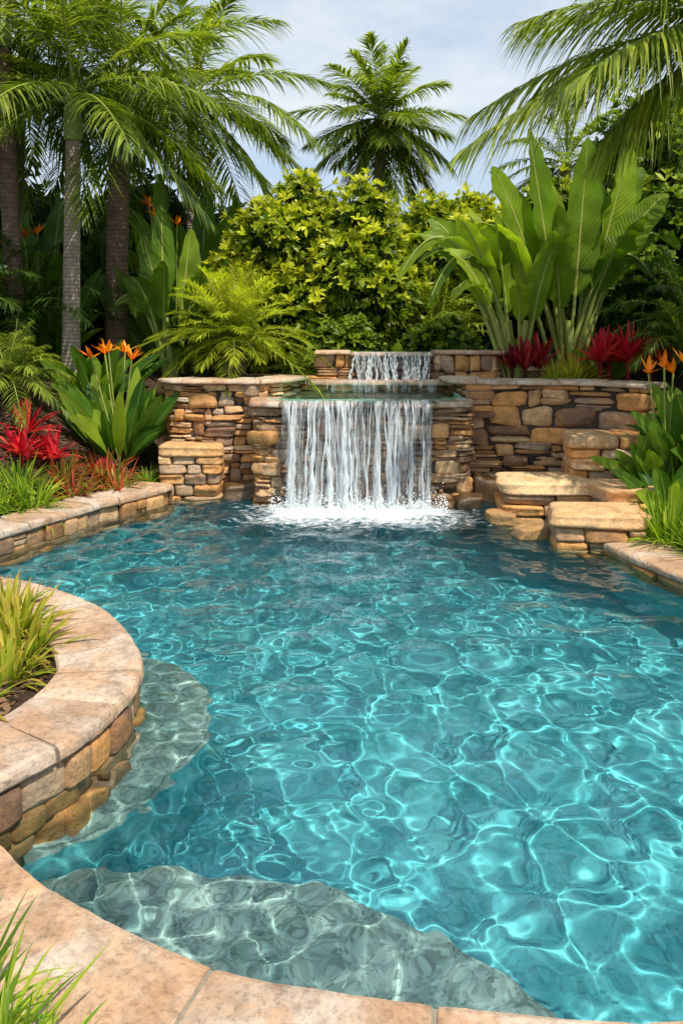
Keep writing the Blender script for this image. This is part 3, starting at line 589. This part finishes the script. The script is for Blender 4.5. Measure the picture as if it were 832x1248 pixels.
def lobes(c,r,n,seed,rl=(0.35,0.55)):
    g=np.random.default_rng(seed);out=[]
    for i in range(n):
        v=nrm(g.normal(size=3));v=v*g.random()**0.4
        s=g.uniform(*rl);out.append((np.array(c)+v*np.array(r)*(1-s*0.75),np.array(r)*0+min(r)*s*g.uniform(0.85,1.2)))
    return out
ico_v,ico_f=cube_template(6,2.0)
def bush(name,c,r,nl,nros,mat,ll=0.13,lw=0.032,per=7,seed=0,rl=(0.35,0.55),inner=0.3,core=0.78,trunk=True,kind='obov',lobs=None,base=None,fuzz=0.10,shoots=0):
    B=Builder()
    lo=lobs or lobes(c,r,nl,seed,rl);g=np.random.default_rng(seed+1)
    for lc,lr in lo:
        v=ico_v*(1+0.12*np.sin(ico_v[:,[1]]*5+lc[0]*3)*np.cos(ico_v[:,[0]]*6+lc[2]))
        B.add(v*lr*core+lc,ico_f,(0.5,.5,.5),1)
    area=np.array([l[1][0]**2 for l in lo]);pick=g.choice(len(lo),nros,p=area/area.sum())
    lc=np.array([lo[i][0] for i in pick]);lr=np.array([lo[i][1] for i in pick])
    nn=nrm(g.normal(size=(nros,3))+np.array([0,-0.25,0.25]));dep=1+g.normal(0,fuzz,nros)-inner*(g.random(nros)**2.5)
    sh=g.random(nros)<shoots*(nn[:,2]>0);dep=dep+sh*g.uniform(0.1,0.5,nros)
    P=lc+nn*lr*dep[:,None]
    keep=np.ones(nros,bool)
    for i,(a,b) in enumerate(lo):
        q=np.linalg.norm((P-a)/b,axis=1);keep&=~((q<0.75)&(pick!=i))
    P=P[keep];nn=nn[keep];dep=dep[keep];lck=lc[keep];shk=sh[keep];K=len(P)
    for a,b in zip(lck[shk],P[shk]): tube(B,np.array([a*0.4+b*0.6,b]),np.array([0.008,0.004]),4,2)
    ax=nrm(nn+np.array([0,0,0.5])+g.normal(0,0.35,(K,3)))
    ref=nrm(np.cross(ax,np.array([0.3,0.5,0.1])));bi=np.cross(ax,ref)
    th=(np.arange(per)*2*np.pi/per)[None]+g.random((K,1))*6.28+g.normal(0,0.25,(K,per))
    spread=g.uniform(0.4,1.6,(K,per))
    D=ax[:,None]*1.0+spread[...,None]*(np.cos(th)[...,None]*ref[:,None]+np.sin(th)[...,None]*bi[:,None])
    rb=np.clip(0.48+g.normal(0,0.22,(K,1))+(dep[:,None]-1)*1.5+0.22*nn[:,[2]]+g.normal(0,0.10,(K,per)),0,1)  # crown shading put into leaf tone: darker inside, lighter facing up
    leaves(B,np.repeat(P,per,0),D.reshape(-1,3),ll*g.uniform(0.6,1.25,K*per),lw*g.uniform(0.7,1.2,K*per),g.uniform(0,0.35,K*per),3,kind,0.2,up=np.repeat(ax,per,0),mat=0,rnd=rb.ravel())
    if trunk:
        b=np.array([c[0],c[1],(gz(c[0],c[1]) if base is None else base)-0.1])
        for a,_ in lo[::2]:
            t=np.linspace(0,1,6)[:,None];m=b*(1-t)+a*t+np.array([0,0,0.3])*np.sin(np.pi*t);tube(B,m,0.06*(1.1-t[:,0]*0.8)*max(1,min(r)/1.5),6,2)
    return B.build(name,[mat,M_core,M_bark])

# ---- palms
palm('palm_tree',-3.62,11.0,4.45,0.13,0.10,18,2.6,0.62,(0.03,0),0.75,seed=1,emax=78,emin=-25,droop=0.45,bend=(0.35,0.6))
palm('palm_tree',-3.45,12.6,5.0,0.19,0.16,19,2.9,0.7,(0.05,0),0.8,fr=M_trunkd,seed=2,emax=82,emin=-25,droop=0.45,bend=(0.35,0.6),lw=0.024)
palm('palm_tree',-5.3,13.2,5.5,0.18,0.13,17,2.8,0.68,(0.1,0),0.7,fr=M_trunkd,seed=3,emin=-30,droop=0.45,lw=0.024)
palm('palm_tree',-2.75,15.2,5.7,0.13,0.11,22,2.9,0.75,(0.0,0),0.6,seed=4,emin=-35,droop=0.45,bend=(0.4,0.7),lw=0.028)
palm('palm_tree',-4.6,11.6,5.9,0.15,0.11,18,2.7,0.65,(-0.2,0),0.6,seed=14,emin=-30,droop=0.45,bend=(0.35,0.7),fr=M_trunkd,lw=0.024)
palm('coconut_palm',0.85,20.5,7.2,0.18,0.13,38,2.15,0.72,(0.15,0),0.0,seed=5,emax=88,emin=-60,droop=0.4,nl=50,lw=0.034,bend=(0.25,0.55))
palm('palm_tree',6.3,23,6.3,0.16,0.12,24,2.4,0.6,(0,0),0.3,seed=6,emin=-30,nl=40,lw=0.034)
# overhanging palm at right
B=Builder();bx,by=4.35,8.4;t=np.linspace(0,1,50)
tube(B,np.stack([bx+0.25*t,by+0*t,0.8+4.2*t],-1),0.17-0.04*t,12,2);c=np.array([bx+0.25,by,5.0])
for tip,b in (((1.12,7.8,3.62),0.42),((1.35,8.5,4.15),0.42),((1.9,7.0,4.0),0.42),((2.2,9.4,4.6),0.4),((2.5,8.0,3.7),0.55),((1.7,7.9,4.9),0.35),((2.3,7.4,5.1),0.3),((2.6,6.9,5.3),0.3),((2.0,8.9,5.2),0.3),((3.1,9.8,4.1),0.5),((3.2,7.2,3.6),0.6),((6.9,8.0,4.2),0.5),((6.6,9.4,4.8),0.4),((5.5,6.3,4.0),0.5),((4.0,6.0,4.5),0.45),((5.2,10.8,4.6),0.45),((4.2,8.8,7.2),0.1),((3.2,8.2,6.7),0.25),((2.9,8.5,5.9),0.25),((5.6,8.2,6.8),0.2)):
    D,L=ldir(c,tip,b);frond(B,c,D,L,b,92,0.80,0.019,0.6,vee=0.05,mat=0,matr=1,rnd0=0.7,rr=0.022,seg=4,start=0.1)
B.build('palm_tree',[M_frond,M_rachis,M_trunk])

# ---- pygmy date palm
B=Builder();x,y=-1.40,10.75;z=gz(x,y);t=np.linspace(0,1,12);tube(B,np.stack([x+0*t,y+0*t,z-0.1+0.6*t],-1),0.13+0.03*np.sin(t*3),10,2)
az=rng.random(70)*360;leaves(B,np.stack([x+0.12*np.cos(np.radians(az)),y+0.12*np.sin(np.radians(az)),z+rng.random(70)*0.5],-1),azd(az,rng.uniform(40,70,70)),0.16,0.035,0.1,2,'strap',0.3,mat=2)
for i in range(72):
    f=i/71;e=84-84*f**1.1+rng.normal(0,4);azz=i*137.5+rng.normal(0,6);L=rng.uniform(1.1,1.35)*(1.12 if f<0.5 else 1)
    if math.sin(math.radians(azz))<-0.4 and e<35: L*=0.75
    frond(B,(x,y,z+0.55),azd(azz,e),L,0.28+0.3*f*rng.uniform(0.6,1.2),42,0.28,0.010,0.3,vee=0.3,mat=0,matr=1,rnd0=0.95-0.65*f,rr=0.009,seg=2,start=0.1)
B.build('pygmy_date_palm',[M_frondy,M_rachis,M_bark])
def fern(name,x,y,zo,n,L,ll,mat,emin=5,emax=75,lw=0.012):
    B=Builder();z=gz(x,y)+zo
    for i in range(n):
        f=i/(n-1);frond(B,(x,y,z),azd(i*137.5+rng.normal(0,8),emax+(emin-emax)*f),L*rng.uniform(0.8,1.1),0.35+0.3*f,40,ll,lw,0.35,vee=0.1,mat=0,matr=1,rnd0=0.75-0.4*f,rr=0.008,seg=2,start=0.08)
    return B.build(name,[mat,M_rachis])
fern('fern_plant',-3.95,9.7,0.25,36,1.05,0.22,M_frond)
fern('fern_plant',-5.0,10.6,0.3,30,1.3,0.25,M_frond)
fern('fern_plant',4.15,9.95,0.45,30,1.05,0.26,M_frond,15,80)
fern('fern_plant',-4.6,11.8,0.9,24,1.9,0.35,M_frondd,20,80,0.016)
fern('areca_palm',-5.2,11.2,0.6,26,2.4,0.4,M_frondd,35,85,0.018)
fern('areca_palm',-3.9,13.6,1.0,26,2.4,0.4,M_frondd,35,85,0.018)
fern('areca_palm',1.6,13.6,0.3,26,2.2,0.4,M_frond,35,85,0.018)
fern('fern_plant',0.3,11.9,0.1,26,0.9,0.18,M_frondd,15,80)
fern('fern_plant',-0.6,11.3,0.0,24,0.7,0.14,M_frond,15,80)
fern('fern_plant',-2.3,11.1,0.0,22,0.8,0.16,M_frond,25,80)
fern('fern_plant',4.6,10.9,0.8,26,1.7,0.35,M_frondd,20,80,0.016)

# ---- banana / traveller plants
pts=[0,0.12,0.22,0.30,0.35,0.38,0.42,0.46,0.50,0.54,0.58,0.62,0.66,0.70,0.74,0.78,0.82,0.86,0.90,0.93,0.96,0.985,1.0]
def banana(name,base,tips,hw=0.27,mat=None):
    B=Builder();base=np.array(base,float)
    for i,(tx,ty,tz,b,w) in enumerate(tips):
        bb=base+np.array([rng.uniform(-0.1,0.1)+(tx-base[0])*0.05,rng.uniform(-0.08,0.08),0]);D,L=ldir(bb,(tx,ty,tz),b)
        sdv=np.array([rng.uniform(-1.0,1.0),-1.0,0.5+b])
        leaves(B,bb,D,L,hw*w,b,0,'paddle0.36',rng.uniform(0.2,0.6),up=nrm(sdv),mat=0,wav=0.13,ts=pts,rnd=np.array([rng.uniform(0.1,1)]))
        t=np.linspace(0,0.95,16)[:,None];c=bb+L*(t*D-b*t**2*Z);tube(B,c-np.array([0,0,0.004]),0.028*(1.1-t[:,0])+0.004,6,1)
    for i in range(4):
        t=np.linspace(0,1,5)[:,None];o=np.array([rng.uniform(-0.12,0.12),rng.uniform(-0.1,0.1),0]);tube(B,base+o+t*np.array([rng.uniform(-0.15,0.15),0,0.9]),0.06*(1.2-0.5*t[:,0]),8,1)
    return B.build(name,[mat or M_ban,M_rachis])
banana('banana_plant',(3.05,11.2,1.15),[(2.50,11.0,4.62,0.06,0.95),(3.30,11.0,4.50,0.06,0.9),(3.95,11.2,4.42,0.16,0.95),(4.35,11.0,3.75,0.38,0.95),(2.0,10.9,4.10,0.25,0.95),(1.75,10.8,3.35,0.5,0.9),(4.55,11.1,3.0,0.65,0.85),(2.9,11.5,4.0,0.1,0.8),(3.6,11.6,4.1,0.2,0.85),(3.9,10.5,3.4,0.45,0.75),(2.3,11.5,3.6,0.35,0.8),(2.7,10.5,3.2,0.4,0.7),(4.2,11.5,4.2,0.3,0.85),(4.1,10.8,2.6,0.7,0.7)],0.29)
banana('banana_plant',(2.35,10.95,1.15),[(0.72,10.7,2.55,0.75,0.85),(1.30,10.6,2.95,0.5,0.9),(1.55,10.8,3.40,0.4,0.9),(0.95,11.0,3.15,0.55,0.9),(2.0,10.8,3.50,0.2,0.75),(2.7,10.5,2.95,0.35,0.75),(1.4,10.5,2.3,0.7,0.7),(2.2,10.3,2.5,0.55,0.65),(2.9,10.8,3.3,0.25,0.75),(1.75,11.3,3.6,0.3,0.9),(1.1,10.6,2.2,0.8,0.6),(1.2,11.3,3.45,0.45,0.85),(1.0,10.8,2.8,0.65,0.75)],0.22)
banana('banana_plant',(-2.55,12.2,1.2),[(-2.9,12,3.3,0.2,0.8),(-2.2,12,3.4,0.2,0.8),(-3.1,11.8,2.7,0.5,0.8),(-1.9,11.8,2.8,0.5,0.8),(-2.5,11.6,2.9,0.4,0.8),(-2.7,12.3,3.8,0.1,0.8),(-3.3,11.8,2.2,0.7,0.7)],0.24,M_str)
banana('banana_plant',(-2.6,13.8,1.2),[(-3.0,13.6,4.5,0.1,0.9),(-2.2,13.6,4.3,0.15,0.9),(-3.5,13.4,3.9,0.3,0.9),(-1.8,13.4,3.8,0.3,0.9),(-2.6,13.2,3.6,0.4,0.8),(-3.6,13.4,3.2,0.5,0.8),(-1.7,13.3,3.1,0.5,0.8)],0.26,M_str)
banana('banana_plant',(-4.6,12.9,1.2),[(-5.0,12.6,4.0,0.2,0.9),(-4.3,12.6,3.9,0.25,0.9),(-5.3,12.4,3.2,0.4,0.9),(-4.1,12.4,3.1,0.45,0.9),(-4.7,12.2,3.0,0.5,0.8)],0.26,M_str)
def flower(B,p,s=1.0,mat=1,n=7):
    p=np.array(p,float);az=rng.random(n)*360
    leaves(B,np.tile(p,(n,1)),azd(az,rng.uniform(15,80,n)),0.20*s*rng.uniform(0.7,1.1,n),0.025*s,0.0,3,'leaf',0.2,mat=mat)
def strel(name,x,y,n,L,hw,fl,e=(48,86),s=0.16):
    B=Builder();z=gz(x,y);az=rng.random(n)*360;el=rng.uniform(*e,n);k=np.sqrt(rng.random(n))*s
    P=np.stack([x+k*np.cos(np.radians(az)),y+k*np.sin(np.radians(az)),np.full(n,z-0.03)],-1)
    tsx=[0,0.12,0.2,0.26,0.32,0.4,0.5,0.6,0.7,0.8,0.88,0.95,1]
    upv=nrm(np.stack([rng.uniform(-0.5,0.5,n),-0.3-rng.random(n)*0.8,np.full(n,0.7)],-1))
    leaves(B,P,azd(az,el),rng.uniform(*L,n),hw*rng.uniform(0.8,1.15,n),rng.uniform(0.05,0.35,n),0,'paddle0.18',0.3,up=upv,wav=0.06,ts=tsx)
    for (fx,fy,fz) in fl:
        t=np.linspace(0,1,6)[:,None];a=np.array([x,y,z]);b=np.array([fx,fy,fz]);tube(B,a*(1-t)+b*t,0.01,5,2);flower(B,b,1.0)
    return B.build(name,[M_str,M_orange,M_rachis])
strel('bird_of_paradise_plant',-2.66,9.85,44,(0.9,1.35),0.10,[(-2.95,9.7,1.60),(-2.72,9.6,1.68),(-2.45,9.6,1.58),(-2.58,9.8,1.66),(-2.85,9.9,1.64)])
strel('bird_of_paradise_plant',3.32,8.42,44,(0.75,1.15),0.095,[(3.1,8.3,1.50),(3.22,8.2,1.56),(3.35,8.3,1.50)])
strel('bird_of_paradise_plant',3.70,8.3,40,(0.85,1.25),0.10,[(3.38,8.1,1.60),(3.5,8.0,1.68),(3.6,8.2,1.60)])
strel('bird_of_paradise_plant',3.18,7.95,24,(0.5,0.85),0.08,[],s=0.1)
strel('philodendron_plant',0.15,11.3,16,(0.4,0.7),0.1,[],(25,75))
strel('philodendron_plant',0.75,11.6,16,(0.5,0.8),0.11,[],(25,75))
strel('philodendron_plant',3.3,10.6,20,(0.5,0.9),0.09,[],(30,80))
strel('philodendron_plant',-3.2,10.9,24,(0.7,1.2),0.10,[],(30,80))
strel('heliconia_plant',-2.6,12.9,34,(1.5,2.3),0.12,[(-2.95,12.6,3.8),(-2.75,12.5,3.6),(-2.5,12.5,3.5),(-2.85,12.5,3.65)],(55,86),0.3)
strel('heliconia_plant',-4.5,12.3,34,(1.3,2.1),0.12,[(-4.6,11.9,3.25),(-4.4,11.9,3.3),(-4.85,11.9,3.1)],(55,86),0.3)
# ---- bromeliads & clumps
clump('bromeliad',[(-3.15,8.95,1.1),(-3.5,9.1,1.2),(-3.4,8.75,1.1)],M_red,38,(0.28,0.42),0.024,(15,85),(0.1,0.45),'leaf',5,0.3,0.03,zoff=0.15)
clump('bromeliad',[(3.15,9.98,1.3),(3.48,9.98,1.45),(3.78,10.05,1.3),(3.32,10.2,1.2)],M_red,38,(0.28,0.42),0.026,(15,85),(0.1,0.4),'leaf',5,0.3,0.03,zoff=0.30)
clump('bromeliad',[(-2.75,9.35,1.0)],M_red,22,(0.2,0.3),0.02,(15,85),(0.1,0.4),'leaf',5,0.3,0.03)
clump('cordyline',[(2.34,10.45,1.0),(2.55,10.6,1.15),(2.2,10.6,0.9)],M_ti,26,(0.35,0.5),0.03,(35,88),(0.05,0.4),'leaf',5,0.3,0.05,zoff=0.2)
clump('croton_shrub',[(-2.45,8.98,1.0),(-2.8,8.6,1.0),(-2.65,9.2,1.1),(-3.0,8.85,1.0)],M_pink,80,(0.3,0.5),0.015,(15,85),(0.2,0.8),'strap',6,0.3,0.12)
clump('ornamental_grass',[(-3.05,8.05,1.15),(-3.35,7.75,1.15),(-3.3,8.4,1.0)],M_grass,120,(0.3,0.52),0.013,(20,88),(0.2,0.9),'strap',6,0.3,0.12)
clump('ornamental_grass',[(-2.45,9.05,0.8),(-2.25,9.5,0.8)],M_grass,80,(0.25,0.4),0.010,(20,88),(0.2,0.9),'strap',6,0.3,0.1)
clump('ornamental_grass',[(2.85,10.05,1.35),(2.62,10.0,1.1),(2.95,10.2,1.2)],M_grassy,120,(0.3,0.5),0.014,(20,88),(0.3,0.9),'strap',6,0.3,0.1)
clump('ornamental_grass',[(2.85,7.2,1.2),(3.0,7.5,1.2),(3.2,7.0,1.15),(3.0,6.75,1.0)],M_grass,120,(0.3,0.5),0.012,(25,88),(0.2,0.8),'strap',6,0.3,0.1)
clump('ornamental_grass',[(3.3,9.3,1.2),(3.45,8.95,1.1)],M_grassy,90,(0.3,0.5),0.012,(20,88),(0.2,0.8),'strap',6,0.3,0.1)
clump('ornamental_grass',[(-1.76,4.55,0.95),(-1.92,4.85,0.95),(-2.05,4.5,0.95),(-1.72,4.2,0.8),(-2.25,4.95,0.95),(-2.1,5.15,0.85),(-1.8,3.85,0.8)],M_grassy,70,(0.3,0.46),0.019,(15,85),(0.2,0.8),'strap',7,0.35,0.10)
clump('ornamental_grass',[(-0.93,1.98,1.0),(-0.80,1.88,0.95),(-1.08,2.12,1.05),(-0.66,1.80,0.8)],M_grass,110,(0.28,0.46),0.010,(25,88),(0.15,0.7),'strap',8,0.3,0.10,zoff=0.03)
# ---- shrubs
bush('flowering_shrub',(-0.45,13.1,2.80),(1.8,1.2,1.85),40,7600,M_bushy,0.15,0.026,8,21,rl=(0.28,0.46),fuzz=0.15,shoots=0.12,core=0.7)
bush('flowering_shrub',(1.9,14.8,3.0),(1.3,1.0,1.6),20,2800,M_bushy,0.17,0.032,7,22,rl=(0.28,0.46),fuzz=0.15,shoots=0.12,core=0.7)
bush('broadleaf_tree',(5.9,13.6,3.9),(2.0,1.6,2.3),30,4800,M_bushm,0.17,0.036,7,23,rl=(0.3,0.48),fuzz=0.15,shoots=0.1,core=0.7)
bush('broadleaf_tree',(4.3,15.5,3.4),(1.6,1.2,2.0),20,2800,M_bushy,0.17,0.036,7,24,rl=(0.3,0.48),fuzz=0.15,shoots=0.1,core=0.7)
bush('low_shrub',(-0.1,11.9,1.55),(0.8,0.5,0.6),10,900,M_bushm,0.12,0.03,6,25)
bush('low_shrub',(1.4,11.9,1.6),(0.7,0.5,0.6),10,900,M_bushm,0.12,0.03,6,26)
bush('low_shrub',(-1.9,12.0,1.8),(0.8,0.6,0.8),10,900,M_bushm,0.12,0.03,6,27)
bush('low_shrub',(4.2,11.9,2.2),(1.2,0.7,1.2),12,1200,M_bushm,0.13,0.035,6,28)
lo=[];g=np.random.default_rng(77)
for i in range(150):
    x=g.uniform(-11,11);top=4.6 if x<-2 else(3.9 if x<3 else 4.6);z=g.uniform(1.2,top-0.4);y=g.uniform(15.6,18.2)-0.25*abs(x)*0.8*(abs(x)>5)
    lo.append((np.array([x,y,z]),np.ones(3)*g.uniform(0.7,1.15)))
bush('hedge',(0,17,2),(8,1,2),0,9000,M_bushd,0.2,0.05,6,30,lobs=lo,trunk=False)
lo=[]
for i in range(70):
    s=-1 if i%2 else 1;x=s*g.uniform(5.2,8.0);y=g.uniform(7.0,15);z=g.uniform(0.9,3.0 if s<0 else 3.4)
    if s>0: x+=0.4
    lo.append((np.array([x,y,z]),np.ones(3)*g.uniform(0.6,1.0)))
bush('hedge',(0,17,2),(8,1,2),0,4500,M_bushd,0.18,0.045,6,31,lobs=lo,trunk=False)

# ------------------------------------------------------------------ sky, sun, camera
sd=nrm(np.array([0.34,-0.48,0.92]))
el=math.asin(sd[2]);rot=math.atan2(sd[0],sd[1])
w=bpy.data.worlds.new('World');scene.world=w;w.use_nodes=True;nt=w.node_tree;nt.nodes.clear();l=nt.links
sky=N(nt,'ShaderNodeTexSky',sky_type='NISHITA',sun_disc=False,sun_elevation=el,sun_rotation=rot,air_density=1.0,dust_density=1.0,ozone_density=1.2)
tc=N(nt,'ShaderNodeTexCoord');mp=N(nt,'ShaderNodeMapping');mp.inputs['Scale'].default_value=(1.5,1.5,4);l.new(tc.outputs['Generated'],mp.inputs[0])
nz=N(nt,'ShaderNodeTexNoise',ins={'Scale':1.6,'Detail':7.0,'Roughness':0.6});l.new(mp.outputs[0],nz.inputs['Vector'])
hz=N(nt,'ShaderNodeMix',data_type='RGBA',ins={0:0.68});l.new(sky.outputs[0],hz.inputs[6]);hz.inputs[7].default_value=(4.5,5.6,6.9,1)
cr=ramp(nt,[(0.44,0.0),(0.70,0.85)]);l.new(nz.outputs[0],cr.inputs[0])
mx=N(nt,'ShaderNodeMix',data_type='RGBA');l.new(cr.outputs[0],mx.inputs[0]);l.new(hz.outputs[2],mx.inputs[6]);mx.inputs[7].default_value=(6.8,7.0,7.1,1)
bg=N(nt,'ShaderNodeBackground',ins={'Strength':0.14});l.new(mx.outputs[2],bg.inputs[0]);o=N(nt,'ShaderNodeOutputWorld');l.new(bg.outputs[0],o.inputs[0])
sl=bpy.data.lights.new('sun','SUN');sl.energy=5.0;sl.angle=math.radians(0.5);sl.color=(1,0.94,0.82)
try: sl.cycles.is_caustics_light=True
except Exception as e: print('cl',e)
so=bpy.data.objects.new('sun',sl);scene.collection.objects.link(so);so.rotation_euler=Vector(sd).to_track_quat('Z','Y').to_euler();so.location=(5,-3,12)
cam=bpy.data.cameras.new('camera');co=bpy.data.objects.new('camera',cam);scene.collection.objects.link(co)
co.location=(0,0,2.0);co.rotation_euler=(math.radians(90),0,0);cam.lens=28.85;cam.sensor_width=36;cam.shift_y=-229/1248;cam.clip_end=1000;cam.clip_start=0.05
scene.camera=co
scene.view_settings.view_transform='Standard';scene.view_settings.look='None';scene.view_settings.exposure=0
print('built in',time.time()-T0)
